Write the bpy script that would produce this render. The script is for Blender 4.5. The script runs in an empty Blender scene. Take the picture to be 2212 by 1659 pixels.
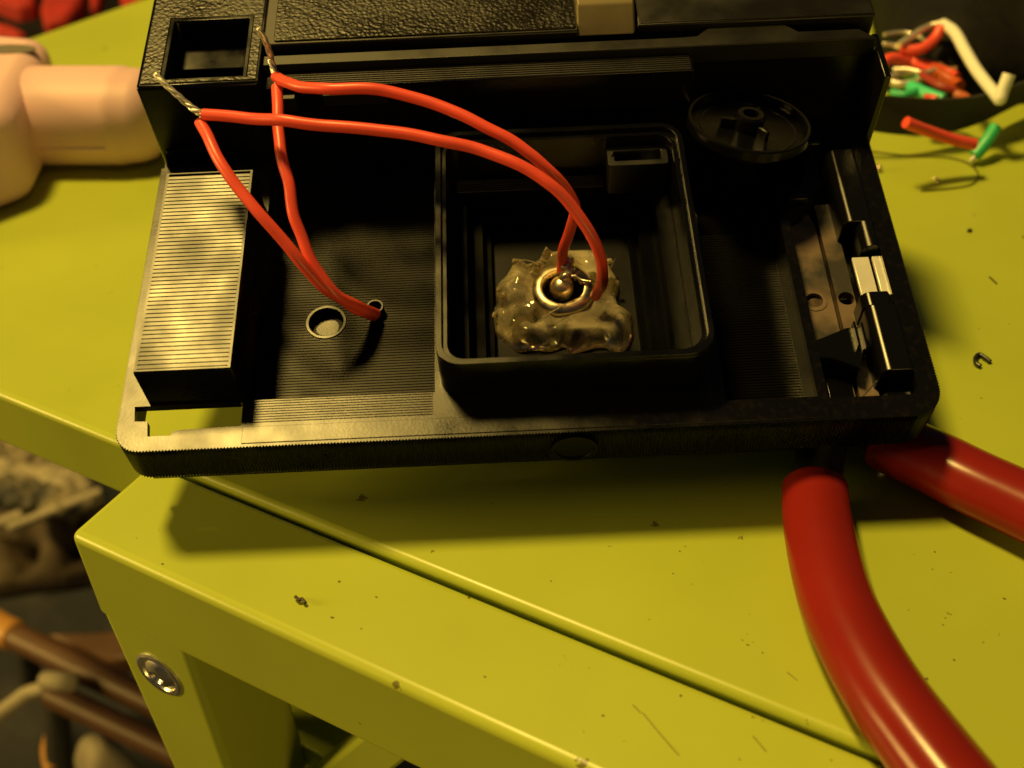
import bpy, bmesh, math, random
from mathutils import Vector, Matrix, noise
from mathutils.geometry import tessellate_polygon
random.seed(7)
S = 0.001                      # everything below is written in millimetres
scene = bpy.context.scene
C = scene.collection

# ------------------------------------------------------------------ camera
CAM_LOC = Vector((101.1212, -84.597, 114.508))
CAM_ROT = Matrix(((0.874341, -0.28066, 0.395927), (0.484305, 0.557139, -0.67457), (-0.031262, 0.781553, 0.623054)))
BODY_LOC = Vector((-0.7356, -13.6654, 16.0))
BODY_ROT = Matrix(((0.860709, -0.484588, 0.156059), (0.50908, 0.816701, -0.271731), (0.004224, 0.313328, 0.949636)))
FPX, CX, CY = 2500.0, 1106.0, 829.5
cd = bpy.data.cameras.new('camera'); cam = bpy.data.objects.new('camera', cd); C.objects.link(cam)
m = CAM_ROT.to_4x4(); m.translation = CAM_LOC * S
cam.matrix_world = m
cd.sensor_width = 36.0; cd.lens = FPX / 2212.0 * 36.0
cd.clip_start = 0.005; cd.clip_end = 20.0
cd.dof.use_dof = True; cd.dof.focus_distance = 0.160; cd.dof.aperture_fstop = 21.0; cd.dof.aperture_blades = 0
scene.camera = cam

# ------------------------------------------------------------------ world, lamps, exposure
w = bpy.data.worlds.new('World'); scene.world = w; w.use_nodes = True
bg = w.node_tree.nodes['Background']; bg.inputs[0].default_value = (0.75, 0.85, 1.0, 1); bg.inputs[1].default_value = 0.02

def area_lamp(name, direction, dist, size, power, color, target=(20, 20, 10)):
    ld = bpy.data.lights.new(name, 'AREA'); ld.shape = 'DISK'; ld.size = size; ld.energy = power; ld.color = color
    lo = bpy.data.objects.new(name, ld); C.objects.link(lo)
    d = Vector(direction).normalized()
    lo.location = Vector(target) * S + d * dist
    lo.rotation_euler = d.to_track_quat('Z', 'Y').to_euler()
    return lo
area_lamp('desk_lamp', (-0.34, 0.03, 1.0), 1.0, 0.17, 11.6, (1.0, 0.67, 0.155))
area_lamp('room_lamp', (-0.80, -0.52, 0.27), 1.3, 0.40, 12.0, (1.0, 0.65, 0.15))
area_lamp('bounce_fill', (0.80, -0.58, -0.10), 1.3, 0.5, 4.6, (1.0, 0.63, 0.13), (20, 0, -40))  # added fill with no real source, stands for bounce on the leg's right face
vs = scene.view_settings
vs.view_transform = 'Standard'; vs.look = 'None'; vs.exposure = 0.0; vs.gamma = 1.0
scene.cycles.use_denoising = True
scene.cycles.max_bounces = 10
scene.cycles.sample_clamp_indirect = 4.0

# ------------------------------------------------------------------ helpers
def ray(px, py): return CAM_ROT @ Vector(((px - CX) / FPX, -(py - CY) / FPX, -1.0))
def at(px, py, z=0.0):                      # the point at height z over the stool top
    d = ray(px, py); t = (z - CAM_LOC.z) / d.z
    return CAM_LOC + d * t
BT = BODY_ROT.transposed()
def bp(px, py, z=0.0):                      # the same in the camera body's own axes
    d = BT @ ray(px, py); c = BT @ (CAM_LOC - BODY_LOC); t = (z - c.z) / d.z
    return c + d * t
def bw(p): return BODY_LOC + BODY_ROT @ Vector(p)
def bat(px, py, z): return bw(bp(px, py, z))

def spline(P, n=8):
    P = [Vector(p) for p in P]
    if len(P) < 3: return P
    out = []
    for i in range(len(P) - 1):
        p0 = P[i - 1] if i else P[0] * 2 - P[1]
        p1, p2 = P[i], P[i + 1]
        p3 = P[i + 2] if i + 2 < len(P) else p2 * 2 - p1
        for k in range(n):
            t = k / n
            out.append(0.5 * ((2 * p1) + (p2 - p0) * t + (2 * p0 - 5 * p1 + 4 * p2 - p3) * t * t + (3 * p1 - p0 - 3 * p2 + p3) * t ** 3))
    out.append(P[-1]); return out

def rrect(x0, y0, x1, y1, r, n=6):
    rs = r if isinstance(r, (list, tuple)) else [r] * 4       # near-left, near-right, far-right, far-left
    out = []
    for (cx, cy, a0, rr) in ((x0, y0, 180, rs[0]), (x1, y0, 270, rs[1]), (x1, y1, 0, rs[2]), (x0, y1, 90, rs[3])):
        sx = 1 if cx == x0 else -1; sy = 1 if cy == y0 else -1
        if rr <= 0: out.append((cx, cy)); continue
        for k in range(n + 1):
            a = math.radians(a0 + 90 * k / n)
            out.append((cx + sx * rr + rr * math.cos(a), cy + sy * rr + rr * math.sin(a)))
    return out
def circle(cx, cy, r, n=28, a0=0, a1=360):
    full = abs(a1 - a0) >= 360
    return [(cx + r * math.cos(math.radians(a0 + (a1 - a0) * k / (n if full else n - 1))), cy + r * math.sin(math.radians(a0 + (a1 - a0) * k / (n if full else n - 1)))) for k in range(n)]
def area2(p): return sum(p[i][0] * p[(i + 1) % len(p)][1] - p[(i + 1) % len(p)][0] * p[i][1] for i in range(len(p)))

class MB:
    def __init__(s): s.v = []; s.f = []
    def add(s, vs, fs):
        o = len(s.v); s.v += [Vector(p) for p in vs]; s.f += [[i + o for i in f] for f in fs]
    def box(s, x0, x1, y0, y1, z0, z1):
        s.add([(x0, y0, z0), (x1, y0, z0), (x1, y1, z0), (x0, y1, z0), (x0, y0, z1), (x1, y0, z1), (x1, y1, z1), (x0, y1, z1)],
              [(3, 2, 1, 0), (4, 5, 6, 7), (0, 1, 5, 4), (1, 2, 6, 5), (2, 3, 7, 6), (3, 0, 4, 7)])
    def prism(s, poly, z0, z1, holes=(), z1f=None):
        poly = list(poly)
        if area2(poly) < 0: poly.reverse()
        loops = [poly]
        for h in holes:
            h = list(h)
            if area2(h) > 0: h.reverse()
            loops.append(h)
        flat = [p for l in loops for p in l]; n = len(flat)
        vs = [(p[0], p[1], z0) for p in flat] + [(p[0], p[1], z1f(*p) if z1f else z1) for p in flat]
        fs = []
        if len(loops) == 1:
            fs += [list(range(n, 2 * n)), list(range(n - 1, -1, -1))]
        else:
            for t in tessellate_polygon([[Vector((p[0], p[1], 0)) for p in l] for l in loops]):
                a, b, c = t
                ar = (flat[b][0] - flat[a][0]) * (flat[c][1] - flat[a][1]) - (flat[c][0] - flat[a][0]) * (flat[b][1] - flat[a][1])
                if ar < 0: a, c = c, a
                fs.append((a + n, b + n, c + n)); fs.append((c, b, a))
        o = 0
        for l in loops:
            k = len(l)
            for i in range(k):
                j = (i + 1) % k
                fs.append((o + i, o + j, o + j + n, o + i + n))
            o += k
        s.add(vs, fs)
    def profx(s, prof, x0, x1):             # profile in (y, z), extruded along x
        p = list(prof)
        if area2(p) < 0: p.reverse()
        n = len(p)
        s.add([(x0, a, b) for a, b in p] + [(x1, a, b) for a, b in p],
              [list(range(n - 1, -1, -1)), list(range(n, 2 * n))] + [(i, (i + 1) % n, (i + 1) % n + n, i + n) for i in range(n)])
    def tube(s, pts, r, n=12, cap=True, flat=None):
        pts = [Vector(p) for p in pts]; N = len(pts); up = None; vs = []
        for i, p in enumerate(pts):
            t = (pts[min(i + 1, N - 1)] - pts[max(i - 1, 0)]).normalized()
            if up is None:
                up = Vector((0, 0, 1)) if abs(t.z) < 0.9 else Vector((0, 1, 0))
            up = (up - t * up.dot(t)).normalized(); sd = t.cross(up)
            rr = r(i / (N - 1)) if callable(r) else r
            fy = flat if flat else 1.0
            for k in range(n):
                a = 2 * math.pi * k / n
                vs.append(p + sd * (rr * math.cos(a)) + up * (rr * fy * math.sin(a)))
        fs = []
        for i in range(N - 1):
            for k in range(n):
                k2 = (k + 1) % n
                fs.append((i * n + k, (i + 1) * n + k, (i + 1) * n + k2, i * n + k2))
        if cap:
            fs.append(list(range(n))); fs.append([(N - 1) * n + k for k in range(n - 1, -1, -1)])
        s.add(vs, [list(reversed(f)) for f in fs])
    def lathe(s, prof, center=(0, 0, 0), n=32, M=None):   # profile (r, z)
        vs = []; fs = []; c = Vector(center)
        for (r, z) in prof:
            for k in range(n):
                a = 2 * math.pi * k / n
                p = Vector((r * math.cos(a), r * math.sin(a), z))
                if M: p = M @ p
                vs.append(p + c)
        for i in range(len(prof) - 1):
            for k in range(n):
                k2 = (k + 1) % n
                fs.append((i * n + k, i * n + k2, (i + 1) * n + k2, (i + 1) * n + k))
        if prof[0][0] > 1e-6: fs.append([k for k in range(n - 1, -1, -1)])
        if prof[-1][0] > 1e-6: fs.append([(len(prof) - 1) * n + k for k in range(n)])
        s.add(vs, fs)
    def build(s, name, mat, parent=None, bevel=0.0, seg=2, smooth=True, org=None, angle=35):
        o3 = Vector(org) if org is not None else Vector((0, 0, 0))
        me = bpy.data.meshes.new(name)
        me.from_pydata([tuple((p - o3) * S) for p in s.v], [], s.f)
        bm = bmesh.new(); bm.from_mesh(me); bmesh.ops.remove_doubles(bm, verts=bm.verts, dist=1e-8)
        bmesh.ops.recalc_face_normals(bm, faces=bm.faces); bm.to_mesh(me); bm.free()
        if smooth:
            me.polygons.foreach_set('use_smooth', [True] * len(me.polygons)); me.set_sharp_from_angle(angle=math.radians(angle))
        me.materials.append(mat)
        o = bpy.data.objects.new(name, me); C.objects.link(o)
        if parent: o.parent = parent
        elif org is not None: o.location = o3 * S
        if bevel:
            b = o.modifiers.new('bevel', 'BEVEL'); b.width = bevel * S; b.segments = seg; b.limit_method = 'ANGLE'; b.angle_limit = math.radians(40); b.harden_normals = False
        return o

def tag(o, label=None, cat=None, group=None, kind=None):
    if label: o['label'] = label
    if cat: o['category'] = cat
    if group: o['group'] = group
    if kind: o['kind'] = kind
    return o
def thing(name, label, cat, loc=(0, 0, 0), rot=None, group=None):
    o = bpy.data.objects.new(name, None); o.empty_display_size = 0.005; C.objects.link(o)
    mm = (rot.to_4x4() if rot else Matrix.Identity(4)); mm.translation = Vector(loc) * S
    o.matrix_world = mm
    return tag(o, label, cat, group)

def lump(mb, c, r, seed=0, amp=0.25, n=12, sq=(1, 1, 1)):
    vs = []; fs = []; rows = n // 2 + 1
    for i in range(rows + 1):
        th = math.pi * i / rows
        for k in range(n):
            ph = 2 * math.pi * k / n
            d = Vector((math.sin(th) * math.cos(ph), math.sin(th) * math.sin(ph), math.cos(th)))
            rr = r * (1 + amp * noise.noise(d * 1.4 + Vector((seed * 3.1, seed, 0))))
            vs.append(Vector(c) + Vector((d.x * sq[0], d.y * sq[1], d.z * sq[2])) * rr)
    for i in range(rows):
        for k in range(n):
            k2 = (k + 1) % n; fs.append((i * n + k, (i + 1) * n + k, (i + 1) * n + k2, i * n + k2))
    mb.add(vs, fs)

# ------------------------------------------------------------------ materials
def mat(name, col, rough=0.5, metal=0.0, spec=0.5, var=0.0, vscale=300, rvar=0.0, bump=0.0, bscale=2000, bdist=0.05, col2=None, c2scale=200, c2lo=0.45, c2hi=0.6, coat=0.0, trans=0.0, sss=0.0, ior=1.5):
    M = bpy.data.materials.new(name); M.use_nodes = True
    nt = M.node_tree; N = nt.nodes; L = nt.links; B = N['Principled BSDF']
    B.inputs['Base Color'].default_value = (*col, 1); B.inputs['Roughness'].default_value = rough
    B.inputs['Metallic'].default_value = metal; B.inputs['Specular IOR Level'].default_value = spec; B.inputs['IOR'].default_value = ior
    B.inputs['Coat Weight'].default_value = coat; B.inputs['Coat Roughness'].default_value = 0.12
    B.inputs['Transmission Weight'].default_value = trans
    if sss:
        B.inputs['Subsurface Weight'].default_value = sss; B.inputs['Subsurface Scale'].default_value = 0.002
    tc = N.new('ShaderNodeTexCoord')
    def nz(scale, detail=3):
        n = N.new('ShaderNodeTexNoise'); n.inputs['Scale'].default_value = scale; n.inputs['Detail'].default_value = detail
        L.new(tc.outputs['Object'], n.inputs['Vector']); return n
    csock = None
    if var or col2:
        if col2:
            n = nz(c2scale, 4); r = N.new('ShaderNodeValToRGB')
            r.color_ramp.elements[0].position = c2lo; r.color_ramp.elements[1].position = c2hi
            r.color_ramp.elements[0].color = (*col, 1); r.color_ramp.elements[1].color = (*col2, 1)
            L.new(n.outputs['Fac'], r.inputs['Fac']); csock = r.outputs['Color']
        if var:
            n = nz(vscale); h = N.new('ShaderNodeHueSaturation')
            mr = N.new('ShaderNodeMapRange'); mr.inputs[1].default_value = 0.3; mr.inputs[2].default_value = 0.7; mr.inputs[3].default_value = 1 - var; mr.inputs[4].default_value = 1 + var
            L.new(n.outputs['Fac'], mr.inputs[0]); L.new(mr.outputs[0], h.inputs['Value'])
            if csock: L.new(csock, h.inputs['Color'])
            else: h.inputs['Color'].default_value = (*col, 1)
            csock = h.outputs['Color']
        L.new(csock, B.inputs['Base Color'])
    if rvar:
        n = nz(vscale * 0.7, 4); mr = N.new('ShaderNodeMapRange'); mr.inputs[1].default_value = 0.3; mr.inputs[2].default_value = 0.7
        mr.inputs[3].default_value = max(0.03, rough - rvar); mr.inputs[4].default_value = rough + rvar
        L.new(n.outputs['Fac'], mr.inputs[0]); L.new(mr.outputs[0], B.inputs['Roughness'])
    if bump:
        n = nz(bscale, 2); b = N.new('ShaderNodeBump'); b.inputs['Strength'].default_value = bump; b.inputs['Distance'].default_value = bdist * S
        L.new(n.outputs['Fac'], b.inputs['Height']); L.new(b.outputs['Normal'], B.inputs['Normal'])
    M['tc'] = 1
    return M

BLK = mat('black_plastic', (0.005, 0.005, 0.0055), 0.42, spec=0.5, rvar=0.06, vscale=120, bump=0.25, bscale=6000, bdist=0.02)
BLKR = mat('black_ribbed_plastic', (0.007, 0.007, 0.007), 0.42, spec=0.6, rvar=0.1, vscale=160, bump=0.2, bscale=5000, bdist=0.02)
BLKG = mat('black_gloss_plastic', (0.006, 0.006, 0.006), 0.30, spec=0.5, rvar=0.06, vscale=200)
DUSTY = mat('dusty_brown_plastic', (0.020, 0.018, 0.016), 0.55, col2=(0.17, 0.115, 0.08), c2scale=160, c2lo=0.40, c2hi=0.62, bump=0.3, bscale=3000)
SILVER = mat('silver_metal', (0.80, 0.78, 0.74), 0.36, metal=1.0, rvar=0.1, vscale=600)
CREAM = mat('bright_foil', (0.85, 0.84, 0.80), 0.38, metal=0.35, var=0.06, vscale=400)
STEEL = mat('dark_steel', (0.10, 0.10, 0.10), 0.35, metal=0.9, rvar=0.08)
TIN = mat('tinned_copper', (0.72, 0.68, 0.60), 0.42, metal=0.75, rvar=0.12, vscale=1500)
SOLDER = mat('solder', (0.74, 0.64, 0.48), 0.28, metal=0.9)
RINGM = mat('lamp_tinted_metal', (0.80, 0.68, 0.46), 0.33, metal=1.0, rvar=0.1, vscale=900, bump=0.2, bscale=1200, bdist=0.03)  # golden lamp reflection put into the base tint
RED = mat('red_wire_insulation', (0.84, 0.088, 0.055), 0.38, var=0.04, vscale=400, bump=0.1, bscale=2500, bdist=0.05)
GREEN = mat('green_wire_insulation', (0.03, 0.42, 0.18), 0.4)
WHITE = mat('cream_wire_insulation', (0.78, 0.80, 0.75), 0.42)
VINYL = mat('red_vinyl', (0.205, 0.013, 0.010), 0.22, spec=0.3, var=0.08, vscale=90, rvar=0.05, bump=0.12, bscale=300, bdist=0.15)
PEACH = mat('peach_plastic', (0.83, 0.54, 0.60), 0.5, var=0.03, vscale=60)
PGREY = mat('grey_print', (0.16, 0.14, 0.12), 0.6)
STRAP = mat('black_webbing', (0.016, 0.016, 0.018), 0.75, bump=0.5, bscale=1500, bdist=0.2)
BAG = mat('black_cloth', (0.005, 0.005, 0.006), 0.8, spec=0.2, col2=(0.018, 0.015, 0.010), c2scale=40, c2lo=0.5, c2hi=0.75, bump=0.5, bscale=400, bdist=0.5)
REDCLOTH = mat('red_cloth', (0.40, 0.018, 0.016), 0.75, var=0.2, vscale=60)
NAVY = mat('dark_navy_floor', (0.008, 0.010, 0.018), 0.85, col2=(0.03, 0.03, 0.035), c2scale=30, c2lo=0.5, c2hi=0.8, bump=0.5, bscale=150, bdist=2)
WOOD = mat("orange_brown_wood", (0.105, 0.05, 0.025), 0.45, var=0.2, vscale=40)
ORANGE = mat('orange_end_cap', (0.45, 0.22, 0.05), 0.4)
TAN = mat('tan_wicker', (0.20, 0.17, 0.11), 0.6, col2=(0.03, 0.03, 0.03), c2scale=60, c2lo=0.45, c2hi=0.6, bump=0.6, bscale=200, bdist=2)
PALE = mat('pale_straw', (0.34, 0.30, 0.22), 0.6, var=0.15, vscale=60)
CARD = mat('brown_cardboard', (0.12, 0.09, 0.06), 0.75, col2=(0.07, 0.05, 0.03), c2scale=35, c2lo=0.45, c2hi=0.65, bump=0.6, bscale=100, bdist=3)
DEBRIS = mat('dark_debris', (0.03, 0.022, 0.012), 0.5)

def black(name, col, rough, spec=1.0, bump=0.2, bscale=6000, bdist=0.02, wear=None, rvar=0.05):
    M = bpy.data.materials.new(name); M.use_nodes = True
    nt = M.node_tree; N = nt.nodes; L = nt.links; N.remove(N['Principled BSDF']); out = N['Material Output']
    tc = N.new('ShaderNodeTexCoord')
    def nz(scale, d=3):
        n = N.new('ShaderNodeTexNoise'); n.inputs['Scale'].default_value = scale; n.inputs['Detail'].default_value = d; L.new(tc.outputs['Object'], n.inputs['Vector']); return n
    D = N.new('ShaderNodeBsdfDiffuse'); D.inputs[0].default_value = (*col, 1)
    if wear:
        n = nz(wear[1], 5); r = N.new('ShaderNodeValToRGB'); r.color_ramp.elements[0].position = wear[2]; r.color_ramp.elements[1].position = wear[3]
        r.color_ramp.elements[0].color = (*col, 1); r.color_ramp.elements[1].color = (*wear[0], 1); L.new(n.outputs['Fac'], r.inputs['Fac']); L.new(r.outputs[0], D.inputs[0])
    G = N.new('ShaderNodeBsdfAnisotropic') if False else N.new('ShaderNodeBsdfGlossy'); G.distribution = 'BECKMANN'; G.inputs['Roughness'].default_value = rough
    G.inputs['Color'].default_value = (spec, spec, spec, 1)
    n = nz(150, 4); mr = N.new('ShaderNodeMapRange'); mr.inputs[1].default_value = 0.3; mr.inputs[2].default_value = 0.7; mr.inputs[3].default_value = rough - rvar; mr.inputs[4].default_value = rough + rvar
    L.new(n.outputs['Fac'], mr.inputs[0]); L.new(mr.outputs[0], G.inputs['Roughness'])
    F = N.new('ShaderNodeFresnel'); F.inputs['IOR'].default_value = 1.47
    X = N.new('ShaderNodeMixShader'); L.new(F.outputs[0], X.inputs[0]); L.new(D.outputs[0], X.inputs[1]); L.new(G.outputs[0], X.inputs[2]); L.new(X.outputs[0], out.inputs['Surface'])
    n2 = nz(bscale, 2); b = N.new('ShaderNodeBump'); b.inputs['Strength'].default_value = bump; b.inputs['Distance'].default_value = bdist * S
    L.new(n2.outputs['Fac'], b.inputs['Height'])
    for q in (D, G, F): L.new(b.outputs['Normal'], q.inputs['Normal'])
    return M
BLK = black('black_plastic', (0.003, 0.003, 0.0035), 0.29)
BLKR = black('black_ribbed_plastic', (0.0035, 0.0035, 0.0035), 0.30)
BAFFLE = black('matt_black_baffle', (0.003, 0.003, 0.0035), 0.30, spec=0.13)
VOID = black('cavity_shade_plastic', (0.0022, 0.0022, 0.0026), 0.42, spec=0.25)  # darker copy of the black plastic, cavity shade put into the colour
FLOORM = black('black_matt_floor', (0.0035, 0.0035, 0.0035), 0.32, spec=0.21)
SHELFM = black('black_lit_shelf', (0.0085, 0.008, 0.0072), 0.45, spec=0.8)  # lighter copy of the black plastic, light on the ledges put into colour
FRAMEM = black('lit_tone_frame', (0.013, 0.013, 0.013), 0.4)  # base colour raised so the feeler tube looks lit
RIMM = black('black_rim', (0.004, 0.004, 0.0045), 0.31, spec=0.75, wear=((0.010, 0.008, 0.006), 900, 0.5, 0.75), bump=0.3, bscale=2500, bdist=0.03)
GRIPM = black('black_ribbed_grip', (0.004, 0.004, 0.004), 0.36, rvar=0.08)
BLKG = black('black_gloss_plastic', (0.004, 0.004, 0.004), 0.30, bump=0.1)

TABM = mat('brushed_tab_metal', (0.14, 0.115, 0.065), 0.5, metal=0.6, rvar=0.05, vscale=400)
def paint():
    M = mat('lime_paint', (0.47, 0.445, 0.022), 0.33, spec=0.45, rvar=0.05, vscale=60, bump=0.08, bscale=900, bdist=0.06)
    nt = M.node_tree; N = nt.nodes; L = nt.links; B = N['Principled BSDF']
    tc = [n for n in N if n.type == 'TEX_COORD'][0]
    def vor(scale, rad, keep, dark, prev):
        v = N.new('ShaderNodeTexVoronoi'); v.inputs['Scale'].default_value = scale
        nz = N.new('ShaderNodeTexNoise'); nz.inputs['Scale'].default_value = 1400; L.new(tc.outputs['Object'], nz.inputs['Vector'])
        mx = N.new('ShaderNodeMixRGB'); mx.blend_type = 'LINEAR_LIGHT'; mx.inputs[0].default_value = 0.0012
        L.new(tc.outputs['Object'], mx.inputs[1]); L.new(nz.outputs['Color'], mx.inputs[2]); L.new(mx.outputs[0], v.inputs['Vector'])
        sx = N.new('ShaderNodeSeparateColor'); L.new(v.outputs['Color'], sx.inputs[0])
        r = N.new('ShaderNodeMath'); r.operation = 'MULTIPLY'; r.inputs[1].default_value = rad; L.new(sx.outputs[1], r.inputs[0])
        a = N.new('ShaderNodeMath'); a.operation = 'LESS_THAN'; L.new(v.outputs['Distance'], a.inputs[0]); L.new(r.outputs[0], a.inputs[1])
        b = N.new('ShaderNodeMath'); b.operation = 'GREATER_THAN'; b.inputs[1].default_value = keep; L.new(sx.outputs[0], b.inputs[0])
        c = N.new('ShaderNodeMath'); c.operation = 'MULTIPLY'; L.new(a.outputs[0], c.inputs[0]); L.new(b.outputs[0], c.inputs[1])
        d = N.new('ShaderNodeMath'); d.operation = 'MULTIPLY'; d.inputs[1].default_value = 0.8; L.new(c.outputs[0], d.inputs[0])
        m = N.new('ShaderNodeMixRGB'); L.new(d.outputs[0], m.inputs[0]); L.new(prev, m.inputs[1]); m.inputs[2].default_value = (*dark, 1)
        return m.outputs[0]
    n = N.new('ShaderNodeTexNoise'); n.inputs['Scale'].default_value = 25; n.inputs['Detail'].default_value = 5; L.new(tc.outputs['Object'], n.inputs['Vector'])
    r = N.new('ShaderNodeValToRGB'); r.color_ramp.elements[0].position = 0.3; r.color_ramp.elements[1].position = 0.7
    r.color_ramp.elements[0].color = (0.375, 0.445, 0.05, 1); r.color_ramp.elements[1].color = (0.44, 0.515, 0.055, 1)
    L.new(n.outputs['Fac'], r.inputs['Fac'])
    s = vor(130, 0.10, 0.66, (0.09, 0.07, 0.02), r.outputs[0])
    s = vor(330, 0.10, 0.74, (0.13, 0.10, 0.02), s)
    L.new(s, B.inputs['Base Color'])
    return M
LIME = paint()

def leather():
    M = black('black_leather_grain', (0.008, 0.007, 0.005), 0.38, spec=0.75)
    nt = M.node_tree; N = nt.nodes; L = nt.links
    tc = [n for n in N if n.type == 'TEX_COORD'][0]; b = [n for n in N if n.type == 'BUMP'][0]
    v = N.new('ShaderNodeTexVoronoi'); v.feature = 'SMOOTH_F1'; v.inputs['Scale'].default_value = 1750; v.inputs['Smoothness'].default_value = 0.6
    nz = N.new('ShaderNodeTexNoise'); nz.inputs['Scale'].default_value = 900; L.new(tc.outputs['Object'], nz.inputs['Vector'])
    mx = N.new('ShaderNodeMixRGB'); mx.blend_type = 'LINEAR_LIGHT'; mx.inputs[0].default_value = 0.0004
    L.new(tc.outputs['Object'], mx.inputs[1]); L.new(nz.outputs['Color'], mx.inputs[2]); L.new(mx.outputs[0], v.inputs['Vector'])
    b.inputs['Strength'].default_value = 0.33; b.inputs['Distance'].default_value = 0.2 * S; b.invert = True
    L.new(v.outputs['Distance'], b.inputs['Height'])
    return M
LEATHER = leather()

def glue_mat():
    M = mat('clear_hot_glue', (0.97, 0.86, 0.58), 0.035, spec=0.6, ior=1.48, bump=0.15, bscale=500, bdist=0.2)
    nt = M.node_tree; N = nt.nodes; L = nt.links; B = N['Principled BSDF']
    tc = [n for n in N if n.type == 'TEX_COORD'][0]
    n = N.new('ShaderNodeTexNoise'); n.inputs['Scale'].default_value = 230; n.inputs['Detail'].default_value = 3; L.new(tc.outputs['Object'], n.inputs['Vector'])
    mr = N.new('ShaderNodeMapRange'); mr.inputs[1].default_value = 0.36; mr.inputs[2].default_value = 0.60; mr.inputs[3].default_value = 0.98; mr.inputs[4].default_value = 0.66
    L.new(n.outputs['Fac'], mr.inputs[0]); L.new(mr.outputs[0], B.inputs['Transmission Weight'])
    return M
GLUE = glue_mat()

# ------------------------------------------------------------------ setting
f = MB(); f.prism([(-2500, -1500), (2500, -1500), (2500, 3000), (-2500, 3000)], -262, -252)
tag(f.build('floor', NAVY, smooth=False), kind='structure')

# ------------------------------------------------------------------ the lime stool
stool = thing('stool', 'lime green painted stool everything lies on, a long gap before its front rail', 'stool', (0, 0, -250))
SO = (0, 0, -250)
b = MB(); b.prism([(-180, 0.0), (430, 0.0), (430, 340), (-70, 340), (-148, 146)], -12.6, 0.0); b.build('seat_board', LIME, stool, bevel=1.1, seg=4, org=SO)
b = MB(); b.box(-11.0, 430, -17.4, -0.8, -17.4, -0.3); b.build('front_rail', LIME, stool, bevel=1.3, seg=4, org=SO)
b = MB(); b.add([(-11.0, -17.36, -6.0), (5.8, -17.36, -6.0), (5.8, -0.9, -6.0), (-11.0, -0.9, -6.0), (8.0, -17.3, -248), (12, -17.3, -248), (12, -0.9, -248), (8.0, -0.9, -248)],
    [(3, 2, 1, 0), (4, 5, 6, 7), (0, 1, 5, 4), (1, 2, 6, 5), (2, 3, 7, 6), (3, 0, 4, 7)]); b.build('leg', LIME, stool, bevel=1.2, seg=3, org=SO)
b = MB(); P = [(9.0, -63), (16.0, -66), (46.0, -17.2), (38.0, -17.2)]
b.add([(x, -9.0, z) for x, z in P] + [(x, -2.0, z) for x, z in P], [(0, 1, 2, 3), (7, 6, 5, 4)] + [(i, i + 4, (i + 1) % 4 + 4, (i + 1) % 4) for i in range(4)]); b.build('brace', LIME, stool, bevel=0.8, org=SO)
b = MB(); b.box(-6, 17, -1.5, 26, -66, -60); b.build('cross_bar', LIME, stool, bevel=0.8, org=SO)
b = MB()
for pts in (((1388, 1540), (1425, 1585), (1466, 1632)), ((1366, 1522), (1384, 1540)), ((1626, 1590), (1655, 1624)), ((1700, 1452), (1722, 1470))):
    b.tube([at(x, y, 0.0 if y < 1500 else -0.28) for x, y in pts], 0.05, 6)
tag(b.build('scratches', mat('scratch_mark', (0.10, 0.085, 0.02), 0.6), stool, org=SO), kind='stuff')
b = MB()
spots = [(1294 + x * .415, 972 + y * .415) for x, y in ((50, 500), (420, 527), (385, 643), (484, 698), (784, 855), (770, 960), (745, 990), (800, 1000), (775, 1015), (850, 1055), (425, 1280), (20, 1382), (130, 1515), (732, 1610), (850, 1408), (800, 1390), (1080, 1407), (1640, 545), (1748, 530), (1735, 620), (1832, 638), (2110, 773), (1612, 832), (1790, 910), (1848, 1093), (1705, 1190), (2000, 1000))]
spots += [(x * .415, 972 + y * .415) for x, y in ((710, 458), (980, 528), (845, 593), (1765, 685), (1958, 765), (1880, 930), (1728, 872))] + [(1190, 1255), (1272, 1443), (1047, 1462), (1013, 1290), (1480, 1180), (1320, 1180), (2060, 640), (2150, 520), (2020, 560), (2180, 700), (2075, 905), (2120, 860)]
for i, (x, y) in enumerate(spots):
    front = (y > 1042 + 0.415 * (x - 455)); r_ = 0.06 + 0.11 * random.random() ** 2
    lump(b, at(x, y, -0.28 if front else 0.02), r_, i, 0.6, 8, (1.0 + random.random(), 1, 0.25))
tag(b.build('specks', mat('dirt_speck', (0.14, 0.11, 0.03), 0.7), stool, org=SO, angle=180), kind='stuff')
# recessed barrel bolt in the leg
RX = Matrix.Rotation(math.radians(90), 3, 'X')     # local z -> -y
sc = MB(); sc.lathe([(4.3, -0.4), (4.3, 0.25), (3.9, 0.45), (3.3, 0.35), (3.0, -0.1), (2.2, 0.5), (1.3, 0.75), (0.9, 0.3), (0.001, 0.2)], (-1.6, -17.35, -26.0), 28, RX)
bolt = sc.build('bolt', SILVER, stool, org=SO)

# ------------------------------------------------------------------ the opened camera
camb = thing('camera_body', 'black plastic film camera lying open on the stool, its empty insides showing', 'camera', BODY_LOC, BODY_ROT)
def part(mb, name, material=BLK, **k): return mb.build(name, material, camb, **k)

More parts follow.
